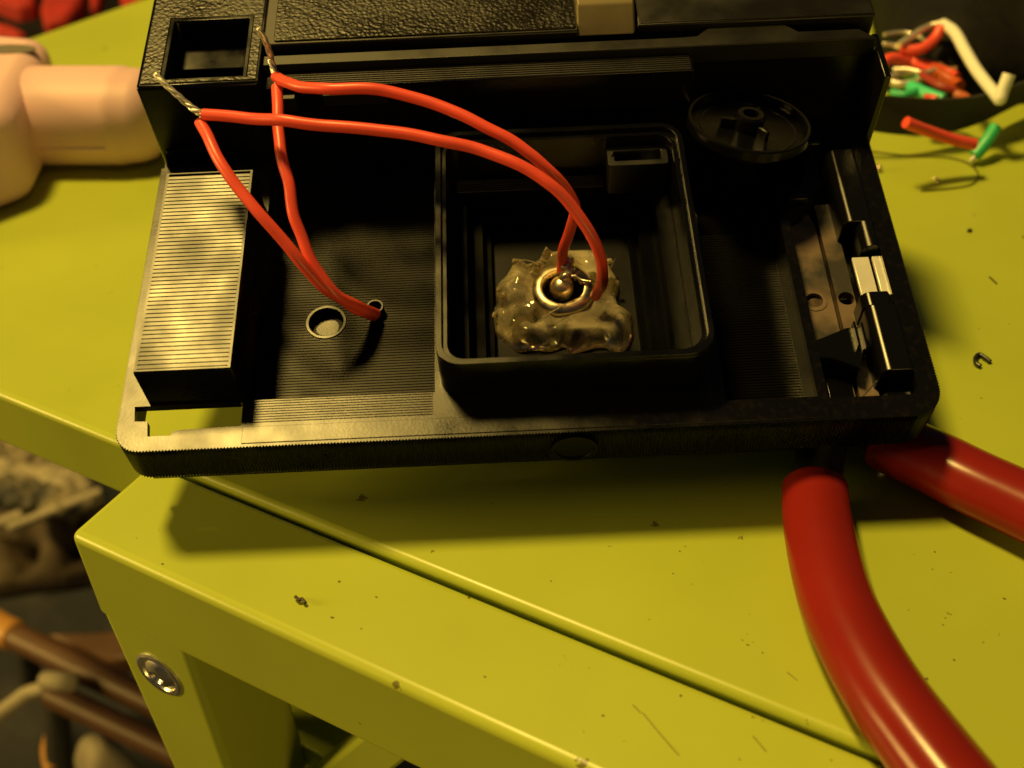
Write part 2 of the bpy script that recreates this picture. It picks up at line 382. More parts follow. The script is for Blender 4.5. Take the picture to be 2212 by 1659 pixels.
# outline with fine knurling on the near, left and right sides
def knurl_outline(d=0.0, amp=0.11, pitch=0.42, ymax=50.0, count=None):
    base = []
    P = [(d, ymax)] + [(d + 3.4 - 3.4 * math.cos(math.radians(a)), d + 3.4 - 3.4 * math.sin(math.radians(a))) for a in range(0, 91, 10)]
    P += [(108 - d - 4.6 + 4.6 * math.sin(math.radians(a)), d + 4.6 - 4.6 * math.cos(math.radians(a))) for a in range(0, 91, 10)] + [(108 - d, ymax)]
    acc = []; tot = 0
    for i in range(len(P) - 1):
        a, c = Vector(P[i]), Vector(P[i + 1]); l = (c - a).length
        acc.append((tot, a, c, l)); tot += l
    n = count or int(tot / pitch) * 2
    for k in range(n + 1):
        s = min(tot * k / n, tot - 1e-6)
        for (t0, a, c, l) in acc:
            if t0 <= s <= t0 + l:
                u = (c - a) / l; nn = Vector((u.y, -u.x)); p = a + u * (s - t0)
                base.append(tuple(p + nn * (amp if k % 2 else -amp))); break
    return base
KO = knurl_outline()
far = [(107.6, 50.0), (107.6, 56), (0.4, 56), (0.4, 50.0)]
hole_floor = [(17.0, 7.1), (41.7, 7.1), (41.7, 51.6), (17.0, 51.6)]
hole_notch = [(1.9, 6.9), (2.2, 4.6), (3.9, 4.5), (4.2, 2.2), (7.2, 2.2), (7.6, 2.9), (8.6, 3.0), (16.3, 3.2), (16.3, 6.7), (15.9, 6.9)]
hole_box = rrect(43.9, 7.5, 76.7, 45.6, 2.0)
arc = circle(88.3, 45.6, 9.25, 24, -67, 208)
hole_right = [(79.9, 3.7), (91.9, 3.7)] + arc
hole_chan = [(93.3, 3.4), (104.2, 3.4), (105.2, 4.6), (105.2, 48.5), (99.2, 48.5), (99.2, 40.6), (96.4, 37.2), (93.3, 35.2)]
b = MB(); b.prism(KO + far, -1.2, 0.0, [hole_floor, hole_notch, hole_box, hole_right, hole_chan]); part(b, 'rim_plate', RIMM, smooth=False)
b = MB()
n = len(KO); inner = knurl_outline(1.0, 0.0, count=n - 1)
b.add([(p[0], p[1], -0.02) for p in KO] + [(p[0], p[1], -7.0) for p in KO], [(i, i + 1, i + 1 + n, i + n) for i in range(n - 1)])
b.add([(p[0], p[1], -7.0) for p in KO] + [(p[0], p[1], -7.0) for p in inner[:n]] + [(p[0], p[1], -1.2) for p in inner[:n]],
      [(i, i + 1, i + 1 + n, i + n) for i in range(n - 1)] + [(i + n, i + 1 + n, i + 1 + 2 * n, i + 2 * n) for i in range(n - 1)])
part(b, 'knurled_band', BLK, smooth=False)
# walls hanging below the rim round each recess
def skirt(name, hole, t, z0, z1, material=BLK):
    n = len(hole); cx = sum(p[0] for p in hole) / n; cy = sum(p[1] for p in hole) / n
    h = list(hole)
    if area2(h) < 0: h.reverse()
    outer = []
    for i in range(n):
        a, c, d = Vector(h[i - 1]), Vector(h[i]), Vector(h[(i + 1) % n])
        n1 = (c - a).normalized(); n2 = (d - c).normalized()
        nn = Vector((n1.y + n2.y, -(n1.x + n2.x)))
        nn = nn.normalized() if nn.length > 1e-6 else Vector((n1.y, -n1.x))
        outer.append(tuple(c + nn * t))
    q = MB(); q.prism(outer, z0, z1, [h]); return part(q, name, material, smooth=False)
skirt('recess_wall', hole_floor, 0.7, -7.0, -1.205)
skirt('recess_wall', hole_right, 0.6, -7.0, -1.205)
skirt('recess_wall', hole_chan, 0.6, -6.0, -1.205)
# rim strip ridges between the recess and the near edge
b = MB()
for k in range(9):
    y = 3.55 + k * 0.40
    x0 = 17.2 if y > 3.2 else 17
    b.profx([(y, -0.02), (y + 0.10, 0.10), (y + 0.20, 0.10), (y + 0.30, -0.02)], 17.3, 41.4)
tag(part(b, 'rim_ridges', RIMM, smooth=False), kind='stuff')
# smooth raised outer lip of the rim
b = MB(); b.box(16.6, 93, 0.45, 2.95, -0.02, 0.12); part(b, 'rim_lip', RIMM, bevel=0.06)

# left floor with its screw hole and fine ridges
H1 = (25.5, 23.8); H2 = (32.7, 25.2)
b = MB(); b.prism([(16.6, 6.9), (41.9, 6.9), (41.9, 52), (16.6, 52)], -7.0, -6.0, [circle(*H1, 2.45, 28), circle(*H2, 1.0, 16)]); part(b, 'floor_plate', FLOORM, smooth=False)
def ridges(name, x0, x1, y0, y1, z, holes, pitch=0.46):
    q = MB(); y = y0
    while y < y1:
        segs = [(x0, x1)]
        for (hx, hy, hr) in holes:
            dy = abs(y + 0.15 - hy)
            if dy < hr:
                w_ = math.sqrt(hr * hr - dy * dy); ns = []
                for (a, c) in segs:
                    if hx - w_ > a and hx + w_ < c: ns += [(a, hx - w_), (hx + w_, c)]
                    elif hx + w_ <= a or hx - w_ >= c: ns.append((a, c))
                    elif hx - w_ > a: ns.append((a, hx - w_))
                    elif hx + w_ < c: ns.append((hx + w_, c))
                segs = ns
        for (a, c) in segs: q.profx([(y, z - 0.02), (y + 0.09, z + 0.11), (y + 0.2, z + 0.11), (y + 0.29, z - 0.02)], a, c)
        y += pitch
    return tag(part(q, name, FLOORM, smooth=False), kind='stuff')
ridges('floor_ridges', 17.1, 41.6, 7.3, 51.2, -6.0, [(*H1, 3.1), (*H2, 1.5)])
b = MB(); b.lathe([(2.46, -7.6), (3.0, -7.6), (3.0, -5.95), (2.9, -5.8), (2.55, -5.8), (2.45, -5.9), (2.45, -7.5)], (*H1, 0), 32); part(b, 'screw_boss', BLKR)
b = MB(); b.prism(circle(*H1, 2.6, 28), -7.7, -7.3, [circle(H1[0] - 0.05, H1[1] + 0.2, 1.7, 20)]); part(b, 'boss_floor', VOID, smooth=False)
b = MB(); b.lathe([(0.95, -6.4), (1.3, -6.4), (1.3, -4.6), (1.2, -4.45), (0.98, -4.45), (0.95, -6.3)], (*H2, 0), 24); part(b, 'wire_sleeve', BLKG)

# ribbed grip block
b = MB(); b.box(3.8, 16.4, 7.2, 41.6, -1.205, 7.3); part(b, 'grip_block', BLK, bevel=0.12)
prof = [(7.5, 7.28)]; y = 7.62
while y < 40.9:
    prof += [(y, 7.50), (y + 0.07, 7.63), (y + 0.50, 7.66), (y + 0.59, 7.50)]; y += 0.68
prof += [(41.4, 7.28)]
b = MB(); b.profx(prof, 4.3, 15.95); tag(part(b, 'grip_ribs', GRIPM, smooth=False), kind='stuff')
b = MB(); b.prism([(3.95, 7.3), (16.25, 7.3), (16.25, 41.5), (3.95, 41.5)], 7.25, 7.62, [[(4.3, 7.55), (15.95, 7.55), (15.95, 41.3), (4.3, 41.3)]]); part(b, 'grip_border', GRIPM, smooth=False)

# right floor
b = MB(); b.box(79.6, 92.2, 3.5, 40, -7.0, -6.0); part(b, 'floor_plate', FLOORM, smooth=False)
ridges('floor_ridges', 80.0, 91.8, 4.0, 37.0, -6.0, [])

# light box in the middle
LBo = rrect(42.4, 6.15, 78.2, 47.3, [3.2, 3.6, 3.4, 3.0], 8); LBi = rrect(43.9, 7.5, 76.7, 45.6, [2.2, 2.6, 2.4, 2.0], 8); LBm = rrect(43.2, 6.95, 77.5, 46.5, [2.6, 3.0, 2.8, 2.4], 8)
b = MB(); b.prism(LBo, -1.21, 6.9, [LBi]); b.prism(LBo, 6.88, 7.6, [LBm]); part(b, 'light_box_wall', BLK, bevel=0.1)
b = MB(); b.prism(rrect(43.3, 7.1, 77.3, 46.2, 2.0), -12.0, -8.0); part(b, 'light_box_floor', VOID)
b = MB()
b.prism(rrect(43.4, 7.2, 77.2, 46.1, 2.0), -8.1, -1.0, [rrect(46.4, 11.2, 74.4, 43.0, 0.6, 2)])
b.prism(rrect(46.0, 10.8, 74.8, 43.4, 0.6, 2), -8.15, -4.6, [rrect(48.6, 13.2, 71.9, 41.4, 0.6, 2)])
b.prism(rrect(48.2, 12.8, 72.3, 41.8, 0.6, 2), -8.2, -6.6, [rrect(49.8, 14.4, 70.6, 39.6, 0.4, 2)])
part(b, 'baffle_steps', BAFFLE, bevel=0.12)
b = MB()
for k in range(6): b.profx([(43.15 + k * 0.42, -1.02), (43.25 + k * 0.42, -0.86), (43.36 + k * 0.42, -0.86), (43.46 + k * 0.42, -1.02)], 45.0, 67.2)
tag(part(b, 'baffle_ridges', SHELFM, smooth=False), kind='stuff')
b = MB(); b.prism(rrect(67.4, 41.6, 76.2, 45.4, 0.5, 3), -1.05, 5.0, [rrect(68.4, 42.5, 75.3, 44.5, 0.2, 2)]); part(b, 'feeler_tube', FRAMEM, bevel=0.08)
b = MB(); b.prism(rrect(72.6, 42.6, 74.0, 43.3, 0.3, 3), -1.0, 1.6); part(b, 'glint_sliver', SILVER)  # added sliver standing in for a speck of light inside the tube

# rear block: viewfinder and top shelves
b = MB(); b.prism([(0.6, 50.2), (18.0, 50.2), (18.0, 76), (0.6, 76)], -6.0, 15.9, [[(4.5, 51.7), (15.7, 51.7), (15.7, 64.2), (4.5, 64.2)]]); part(b, 'viewfinder_housing', BLK, bevel=0.5, seg=3)
b = MB(); b.prism([(1.2, 50.9), (17.6, 50.9), (17.6, 75.9), (1.2, 75.9)], 15.8, 16.05, [[(3.9, 51.5), (16.3, 51.5), (16.3, 64.8), (3.9, 64.8)]]); part(b, 'leather_panel', LEATHER, bevel=0.08)
b = MB(); b.prism([(3.9, 51.5), (16.3, 51.5), (16.3, 64.8), (3.9, 64.8)], 15.6, 15.98, [[(4.55, 51.75), (15.65, 51.75), (15.65, 64.15), (4.55, 64.15)]]); part(b, 'viewfinder_frame', BLKR, bevel=0.1)
b = MB(); b.box(4.3, 15.9, 51.5, 64.4, 2.0, 3.0); b.box(7.0, 7.5, 53, 60, 3.0, 6.0); b.box(7.5, 15.4, 59.5, 60, 3.0, 6.0); part(b, 'eyepiece_plate', VOID, bevel=0.05)
b = MB(); b.box(0.6, 107.3, 58.0, 76, -8.0, 12.0); part(b, 'rear_base', BLK, bevel=0.2)
b = MB(); b.box(18.0, 64.0, 58.1, 76, 12.0, 15.9); b.box(72.6, 107.3, 58.7, 76, 12.0, 15.9); b.box(64.0, 72.6, 60.4, 76, 12.0, 15.2); part(b, 'rear_cover', SHELFM, bevel=0.25)
b = MB(); b.prism(rrect(19.6, 58.6, 63.6, 75.9, 0.4, 3), 15.8, 16.15); part(b, 'leather_panel', LEATHER, bevel=0.1)
b = MB(); b.box(73.0, 106.9, 59.0, 59.5, 15.85, 16.05); part(b, 'panel_line', SHELFM, bevel=0.06)
shelf = [(18.0, 54.8), (106.9, 54.8), (104.6, 56.9), (98.2, 56.9)] + circle(88.5, 50.3, 9.9, 14, 42, 138) + [(78.6, 56.8), (18.0, 56.8)]
b = MB(); b.prism(shelf, 11.8, 15.0); part(b, 'top_shelf', SHELFM, bevel=0.12)
b = MB(); b.box(18.0, 80.2, 51.5, 55.2, -6.5, 13.5); b.box(80.2, 107.3, 55.0, 58.2, -6.5, 12.5); part(b, 'front_wall', BLK, bevel=0.1)
b = MB(); b.box(107.0, 108.0, 48.4, 57.6, -2.0, 13.4); part(b, 'end_wall', BLK, bevel=0.15)
b = MB()
for k in range(7): b.profx([(51.7 + k * 0.44, 13.48), (51.8 + k * 0.44, 13.62), (51.95 + k * 0.44, 13.62), (52.05 + k * 0.44, 13.48)], 19.6, 79.8)
tag(part(b, 'shelf_ridges', SHELFM, smooth=False), kind='stuff')
b = MB(); b.box(19.2, 22.6, 50.3, 51.6, 10.0, 12.6); b.box(26.6, 36.0, 50.6, 51.6, 10.5, 12.6); part(b, 'shelf_lug', SHELFM, bevel=0.1)
b = MB(); b.box(1.6, 10.5, 49.9, 50.3, 3.2, 3.7); b.box(3.0, 17.0, 49.9, 50.3, -1.0, -0.4); part(b, 'housing_rib', BLKG, bevel=0.1)
# silver tab
b = MB(); b.profx([(57.8, 15.0), (61.2, 17.6), (61.8, 17.9), (75.5, 17.9), (75.5, 15.0)], 63.8, 72.3); tabo = part(b, 'latch_tab', TABM, bevel=0.35, seg=3)
b = MB()
for k in range(14): b.profx([(62.6, 17.88), (62.8, 18.1), (75, 18.1), (75.2, 17.88)], 64.6 + k * 0.54, 64.6 + k * 0.54 + 0.26)
q = b.build('tab_ribs', TABM, tabo, smooth=False); tag(q, kind='stuff')

# film wheel
wc = bp(1617, 268, 6.5)
wt = Matrix.Rotation(math.radians(-14), 3, 'X') @ Matrix.Rotation(math.radians(6), 3, 'Y')
b = MB(); b.lathe([(8.2, -0.65), (7.3, -0.75), (7.15, -0.5), (6.9, -0.5), (6.75, -1.1), (2.6, -1.3), (2.5, -2.2), (0.001, -2.2), (0.001, -2.6), (6.9, -2.4), (7.2, -0.9), (8.2, -0.9)], wc, 56, wt); wheel = part(b, 'film_wheel', VOID)
b = MB(); b.lathe([(8.15, -0.95), (9.1, -0.8), (9.1, 0.5), (8.95, 0.7), (8.55, 0.7), (8.4, 0.55), (8.4, -0.5), (8.15, -0.6)], wc, 56, wt); b.build('wheel_rim', BLK, wheel)
b = MB(); b.lathe([(2.2, -2.2), (2.2, 1.4), (1.9, 1.8), (1.2, 1.8), (1.1, 0.2), (0.001, 0.2)], wc, 28, wt); b.build('hub', BLK, wheel)
b = MB()
for a in (60, 180, 300):
    ca, sa = math.cos(math.radians(a)), math.sin(math.radians(a)); vs = []
    for z in (-1.4, 0.9):
        for (rr, tt) in ((1.9, -0.4), (4.2, -0.3), (4.2, 0.3), (1.9, 0.4)): vs.append(wc + wt @ Vector((rr * ca - tt * sa, rr * sa + tt * ca, z)))
    b.add(vs, [(3, 2, 1, 0), (4, 5, 6, 7), (0, 1, 5, 4), (1, 2, 6, 5), (2, 3, 7, 6), (3, 0, 4, 7)])
b.build('drive_fin', BLK, wheel, bevel=0.1)
b = MB(); b.lathe([(3.2, -7.0), (3.2, 3.0), (0.001, 3.0)], (wc.x, wc.y, 0), 24); b.build('shaft', VOID, wheel)
b = MB(); b.box(79.2, 105.2, 35.5, 55.5, -8.0, -7.05); part(b, 'chamber_floor', VOID)

# right hand channel with its worn plates and hinge bars
b = MB(); b.prism([(93.0, 3.2), (98.2, 3.2), (98.2, 36), (97.6, 38.5), (93.0, 36)], -5.2, -4.0, [circle(95.6, 22.3, 1.25, 20)]); part(b, 'channel_plate', DUSTY, smooth=False)
b = MB(); b.lathe([(1.3, -4.6), (1.9, -4.02), (1.9, -3.9), (1.7, -3.86), (1.25, -3.9), (1.25, -4.6)], (95.6, 22.3, 0), 24); part(b, 'rivet_ring', DUSTY)
b = MB(); b.prism([(98.7, 3.2), (101.3, 3.2), (101.3, 40), (98.7, 40)], -5.2, -3.7, [circle(100.1, 22.2, 1.15, 18)]); part(b, 'channel_plate', DUSTY, smooth=False)
b = MB(); b.box(98.0, 99.0, 3.2, 48, -5.8, -5.3); b.box(101.0, 105.4, 3.2, 48.6, -6.2, -5.4); b.box(99.4, 101.6, 21.0, 23.4, -6.5, -5.6); part(b, 'channel_floor', VOID)
def hinge(y0, y1, x0=100.8, x1=105.1):
    r = 1.5; P = []
    for k in range(9):
        a = math.radians(180 - 90 * k / 8); P.append((x0 + r + r * math.cos(a), 0.9 - r + r * math.sin(a)))
    P += [(x1 - 0.4, 0.9), (x1, 0.5), (x1, -4.5), (x0, -4.5)]
    q = MB(); p = P
    if area2(p) < 0: p = p[::-1]
    nn = len(p)
    q.add([(a, y0, c) for a, c in p] + [(a, y1, c) for a, c in p], [list(range(nn)), list(range(2 * nn - 1, nn - 1, -1))] + [(i, i + nn, (i + 1) % nn + nn, (i + 1) % nn) for i in range(nn)])
    return part(q, 'hinge_bar', BLKG, bevel=0.12)
hinge(32.6, 46.8); hinge(27.9, 32.7, 102.6, 105.0); hinge(6.8, 17.6); hinge(17.5, 19.8, 100.6, 104.6)
b = MB(); b.profx([(20.4, -1.2), (27.2, -1.2), (27.2, -0.7), (20.4, -0.7)], 101.2, 103.6); part(b, 'contact_strip', CREAM, bevel=0.12)
b = MB(); b.profx([(20.2, -1.2), (27.2, -1.2), (27.2, -0.6), (20.2, -0.6)], 104.0, 105.4); part(b, 'contact_strip', CREAM, bevel=0.12)
b = MB(); b.prism([tuple(bp(*p, 0.0)[:2]) for p in ((1748, 762), (1742, 738), (1830, 702), (1858, 700), (1882, 735), (1868, 752), (1862, 790), (1800, 768))], -4.2, -0.6); part(b, 'shutter_lever', BLKG, bevel=0.15)
b = MB(); b.box(98.7, 99.0, 11.4, 15.2, -0.7, 0.4); b.box(99.7, 100.0, 11.0, 15.0, -0.7, 0.4); part(b, 'lever_pin', BLKR)
b = MB(); b.box(101.5, 105.0, 3.6, 5.2, -4.5, -2.0); b.box(94.5, 98.0, 3.8, 9.5, -4.1, -3.6); part(b, 'corner_block', BLK, bevel=0.2)
b = MB(); b.tube([(98.4, 4.6, -2.2), (101.2, 7.2, -1.6)], 0.09, 6); part(b, 'hair_spring', STEEL)
b = MB(); b.box(93.6, 96.5, 37.2, 38.0, -3.0, 1.0); b.box(97.9, 100.2, 47.8, 48.3, -1.0, 1.2); part(b, 'chamber_lug', BLKR, bevel=0.1)
b = MB(); b.box(1.3, 100, 3.2, 3.8, -13.0, -3.0); part(b, 'light_stop_lip', BLK)  # added out of view to stop lamp light falling through the notch
# parts under the rim: front cover and lens barrel the camera rests on
b = MB(); b.prism(rrect(35, 6, 88, 54, 3), -14.5, -12.0); part(b, 'front_cover', BLK, bevel=0.4)
b = MB(); b.lathe([(0.001, -14), (14, -14), (14, -21.2), (13, -22.0), (11, -22.0), (10.5, -20.6), (0.001, -20.6)], (60, 28, 0), 40); part(b, 'lens_barrel', BLK)
# tripod socket in the knurled side: shallow disc, hole's shade put into its colour
b = MB(); b.lathe([(0.001, 0.05), (2.5, 0.05), (2.6, 0.28), (3.1, 0.28), (3.1, -0.5)], (59.8, -0.1, -3.9), 28, RX); part(b, 'tripod_socket', VOID)

# ------------------------------------------------------------------ socket and hot glue in the light box
sock_c = Vector((60.0, 27.3, -8.0))
sock = thing('metal_socket', 'small round metal socket with a soldered centre pin, sunk in hot glue inside the camera', 'socket', bw(sock_c), BODY_ROT)
b = MB(); b.lathe([(3.0, 0.05), (4.6, 0.05), (4.6, 2.8), (4.5, 3.05), (4.2, 3.3), (3.8, 3.5), (3.4, 3.6), (3.15, 3.55), (3.0, 3.3), (3.0, 0.2)], (0, 0, 0), 48); b.build('metal_ring', RINGM, sock)
b = MB(); b.lathe([(0.001, 0.15), (3.02, 0.15), (3.02, 0.3), (0.001, 0.3)], (0, 0, 0), 32); b.build('socket_floor', VOID, sock)
b = MB(); b.lathe([(0.9, 0.3), (0.9, 0.8)] + [(1.85 * math.cos(math.radians(a)), 2.1 + 1.85 * math.sin(math.radians(a))) for a in (-50, -30, -10, 10, 30, 45, 60, 75)] + [(0.001, 3.95)], (-0.1, 0.75, 0), 28); b.build('centre_pin', RINGM, sock)
b = MB()
for i, (x, y, z, r) in enumerate(((0.7, 1.5, 3.7, 0.8), (1.3, 2.3, 4.1, 0.55), (0.5, 3.0, 4.3, 0.6), (1.0, 3.9, 4.4, 0.7), (1.9, 1.4, 3.8, 0.4), (2.7, 0.7, 3.6, 0.35), (3.3, 0.2, 3.6, 0.3), (0.2, 3.7, 4.2, 0.4), (2.2, 2.0, 3.9, 0.35))):
    lump(b, (x, y, z), r * 1.25, i, 0.7, 12)
b.tube(spline([(0.9, 1.3, 4.0), (1.8, 1.3, 4.1), (2.8, 0.6, 4.0), (4.2, -0.1, 4.3)]), 0.22, 8)
b.build('solder', SOLDER, sock, angle=180)

def glue():
    px = [(350, 400), (395, 330), (440, 245), (520, 300), (620, 290), (690, 265), (770, 165), (850, 175), (1000, 150), (1180, 140), (1330, 140), (1460, 200), (1500, 330), (1590, 490), (1560, 640), (1600, 760), (1650, 840), (1745, 860), (1735, 960), (1750, 1050), (1690, 1190), (1570, 1245), (1440, 1190), (1280, 1200), (1090, 1255), (980, 1180), (900, 1212), (800, 1230), (620, 1215), (460, 1232), (340, 1130), (240, 1060), (190, 920), (195, 790), (275, 705), (225, 620), (245, 520), (320, 440)]
    out = [bp((1900 + x * 0.3617) * 0.54004, (950 + y * 0.3617) * 0.54004, -7.2) for x, y in px]
    out = spline([tuple(p) for p in out] + [tuple(out[0])], 4)[:-1]
    lobes = []
    for (x, y, rr, hh) in ((260, 560, 80, 1.5), (245, 890, 120, 2.0), (420, 640, 140, .6), (500, 480, 120, .9), (560, 980, 150, .7), (700, 1110, 120, 1.3), (885, 1120, 70, -1.6), (1100, 1120, 140, 1.5), (1300, 1080, 120, .5), (1570, 1120, 150, 1.9), (1650, 950, 90, 1.0), (1500, 560, 80, 1.6), (1400, 860, 90, -.8), (430, 290, 60, 1.6), (690, 340, 60, 1.3), (780, 210, 50, 1.6), (960, 330, 130, 1.3), (1290, 470, 80, 1.1), (640, 900, 80, -1.1), (330, 760, 60, -1.0), (480, 1100, 90, .9), (1330, 250, 90, .9)):
        lobes.append((bp((1900 + x * 0.3617) * 0.54004, (950 + y * 0.3617) * 0.54004, -6.0), rr * 0.0135, hh))
    mb = MB(); c = Vector((sock_c.x, sock_c.y, 0)); n = len(out); rings = 34; vs = []
    def hgt(p, t):
        # t: 0 at the socket ring, 1 at the outer edge
        prof = 2.0 * (1 - t ** 6) ** 0.5 if t < 1 else 0
        lum = sum(hh * math.exp(-((p.x - q.x) ** 2 + (p.y - q.y) ** 2) / (rr * rr)) for q, rr, hh in lobes) + 0.5 * noise.noise(Vector((p.x * 0.26, p.y * 0.26, 3.7))) + 0.25 * noise.noise(Vector((p.x * 0.5, p.y * 0.5, 8.1)))
        e = min(1.0, (1 - t) * 3.2)
        return -8.0 + max(0.0, prof + lum * e * 1.25 + 0.3 * e)
    for r in range(rings + 1):
        t = r / rings
        for k in range(n):
            d = Vector((out[k].x, out[k].y, 0)) - c
            a = 4.35 * d.normalized()
            p = c + a + (d - a) * t
            vs.append((p.x, p.y, hgt(p, t)))
    fs = []
    for r in range(rings):
        for k in range(n):
            k2 = (k + 1) % n; fs.append((r * n + k, r * n + k2, (r + 1) * n + k2, (r + 1) * n + k))
    # underside
    o = len(vs)
    for r in (0, rings):
        for k in range(n):
            d = Vector((out[k].x, out[k].y, 0)) - c; a = 4.35 * d.normalized(); p = c + a + (d - a) * (r / rings) * 0.985
            vs.append((p.x, p.y, -7.995 if r else -7.99))
    for k in range(n):
        k2 = (k + 1) % n
        fs.append((o + k2, o + k, o + n + k, o + n + k2)); fs.append((k2, k, o + k, o + k2)); fs.append((rings * n + k, rings * n + k2, o + n + k2, o + n + k))
    mb.add(vs, fs)
    for A, B_ in (((735, 890), (1210, 640)), ((1040, 250), (1180, 300)), ((1500, 340), (1550, 230)), ((430, 250), (700, 290))):
        pa = bp((1900 + A[0] * 0.3617) * 0.54004, (950 + A[1] * 0.3617) * 0.54004, -4.2); pb_ = bp((1900 + B_[0] * 0.3617) * 0.54004, (950 + B_[1] * 0.3617) * 0.54004, -3.8)
        mb.tube(spline([pa, (pa + pb_) / 2 + Vector((0.1, 0.1, 0.25)), pb_], 6), 0.07, 8)
    for x, y, r_ in ((440, 262, .45), (770, 180, .4), (800, 222, .42), (683, 345, .5), (1490, 262, .45), (262, 578, .4), (320, 632, .4), (222, 856, .5), (1286, 483, .42), (1570, 500, .4)):
        lump(mb, bp((1900 + x * 0.3617) * 0.54004, (950 + y * 0.3617) * 0.54004, -5.4), r_, int(x), 0.2, 12)
    # everything so far is in the body's axes
    w0 = [bw(v) for v in mb.v]; mb.v = w0
    ob = mb.build('glue_blob', GLUE, None, org=tuple(bw(sock_c)), angle=180)
    return tag(ob, 'lumpy clear hot glue smeared round the metal socket inside the camera', 'glue')
glue()

# ------------------------------------------------------------------ the four red wires
RW = 0.79
GRP = 'red wires joined in pairs at bare twisted ends'
def strand(mb, pts, r):
    P = spline(pts, 6); N = len(P)
    mb.tube(P, lambda t: r * (0.75 if t < 0.85 else 0.75 * (1.2 - (t - 0.85) * 4)), 8)
    for ph in (0, 2.09, 4.19):
        Q = []
        for i, p in enumerate(P):
            t = (P[min(i + 1, N - 1)] - P[max(i - 1, 0)]).normalized(); u = (Vector((0, 0, 1)) - t * t.z).normalized(); s = t.cross(u)
            a = ph + i * 0.42; k = r * 0.55 * (1 - 0.5 * i / N); Q.append(p + s * k * math.cos(a) + u * k * math.sin(a))
        mb.tube(Q, r * 0.52, 8)
def red_wire(pts, label, bare=None, core=None):
    W = [bat(*p) for p in pts]
    base = min(W, key=lambda p: p.z)
    t = thing('red_wire', label, 'wire', base, group=GRP)
    P = spline(W, 8)
    sd_ = len(label) * 1.37
    P = [p + 0.28 * Vector((noise.noise(Vector((i * 0.13, sd_, 1))), noise.noise(Vector((i * 0.13, sd_, 5))), noise.noise(Vector((i * 0.13, sd_, 9))))) * min(1, i / 6, (len(P) - 1 - i) / 6) for i, p in enumerate(P)]
    b = MB(); b.tube(P, RW, 16); b.build('insulation', RED, t, org=base, bevel=0.0, angle=50)
    if bare:
        b = MB(); strand(b, [bat(*p) for p in bare], 0.52); b.build('bare_end', TIN, t, org=base, angle=180)
    if core:
        b = MB(); b.tube([bat(*p) for p in core], 0.34, 8); b.build('bare_core', TIN, t, org=base)
    return t
red_wire([(440, 247, 19), (530, 254, 20), (620, 263, 21), (730, 273, 21), (850, 285, 20.5), (950, 302, 20), (1050, 328, 19), (1130, 362, 18), (1200, 410, 16), (1250, 465, 13), (1285, 525, 9), (1302, 580, 4), (1300, 615, 0), (1286, 640, -3.6)],
    'red wire arching left from the metal socket to the nearer bare twisted end',
    bare=[(444, 248, 19), (425, 240, 19.5), (405, 225, 20), (385, 207, 21), (360, 185, 22), (335, 159, 23)])
red_wire([(596, 166, 17.5), (620, 178, 18.6), (660, 188, 20), (720, 192, 21), (790, 193, 21), (850, 201, 20.5), (940, 226, 19.5), (1020, 260, 18.5), (1100, 303, 17), (1165, 347, 15), (1212, 395, 12), (1240, 445, 7.5), (1235, 490, 3), (1219, 535, -1), (1213, 585, -4.8)],
    'red wire looping highest, from behind the metal socket to the farther bare twisted end',
    bare=[(598, 168, 17.5), (588, 140, 18.5), (583, 115, 20), (574, 90, 22), (558, 60, 24)])
red_wire([(432, 264, 18.0), (460, 315, 18), (500, 385, 16.5), (560, 463, 14), (625, 537, 10.5), (680, 600, 6.5), (725, 640, 2.5), (775, 670, -1.8), (808, 683, -5.2)],
    'red wire slanting from the nearer bare twisted end to the hole in the camera floor', core=[(440, 247, 19.0), (436, 254, 18.6), (432, 268, 18.0)])
red_wire([(598, 188, 16.8), (600, 235, 16.6), (604, 300, 16), (615, 370, 14.8), (632, 445, 12.5), (655, 520, 9.5), (685, 585, 6.5), (722, 632, 3.6), (768, 660, 0), (812, 678, -4.6)],
    'red wire dropping steeply from the farther bare twisted end to the camera floor hole', core=[(597, 165, 17.5), (597, 175, 17.2), (598, 192, 16.8)])

# ------------------------------------------------------------------ pliers
pl_base = at(1790, 1000, 0)
pl = thing('pliers', 'pliers with glossy red vinyl handles, jaws hidden beneath the camera', 'pliers', pl_base)
def handle(pts, r0):
    P = spline([at(px, py, h) for px, py, h in pts], 8)
    b = MB(); b.tube(P, r0, 24, flat=0.86); return b.build('handle', VINYL, pl, org=pl_base, bevel=0.9, seg=4, angle=60)
handle([(1760, 1048, 4.2), (1764, 1110, 4.3), (1777, 1185, 4.5), (1805, 1290, 4.7), (1848, 1387, 4.8), (1910, 1495, 4.8), (1984, 1598, 4.8), (2072, 1712, 4.8), (2200, 1880, 4.8)], lambda t: 4.45 + 0.5 * t)
handle([(1905, 945, 4.3), (1960, 972, 4.4), (2020, 1000, 4.5), (2100, 1040, 4.6), (2212, 1092, 4.7), (2330, 1150, 4.8)], lambda t: 4.9)
b = MB(); b.tube([at(1762, 1060, 4), at(1768, 990, 4), at(1790, 930, 4), at(1800, 860, 4)], 3.6, 12, flat=0.7); b.build('shank', STEEL, pl, org=pl_base, bevel=0.5)
b = MB(); b.tube([at(1930, 955, 4), at(1870, 920, 4), at(1800, 870, 4)], 3.6, 12, flat=0.7); b.build('shank', STEEL, pl, org=pl_base, bevel=0.5)
b = MB(); b.tube([at(1800, 870, 4), at(1770, 800, 4), at(1740, 740, 4)], lambda t: 6 - 3.5 * t, 12, flat=0.5); b.build('jaw', STEEL, pl, org=pl_base, bevel=0.4)

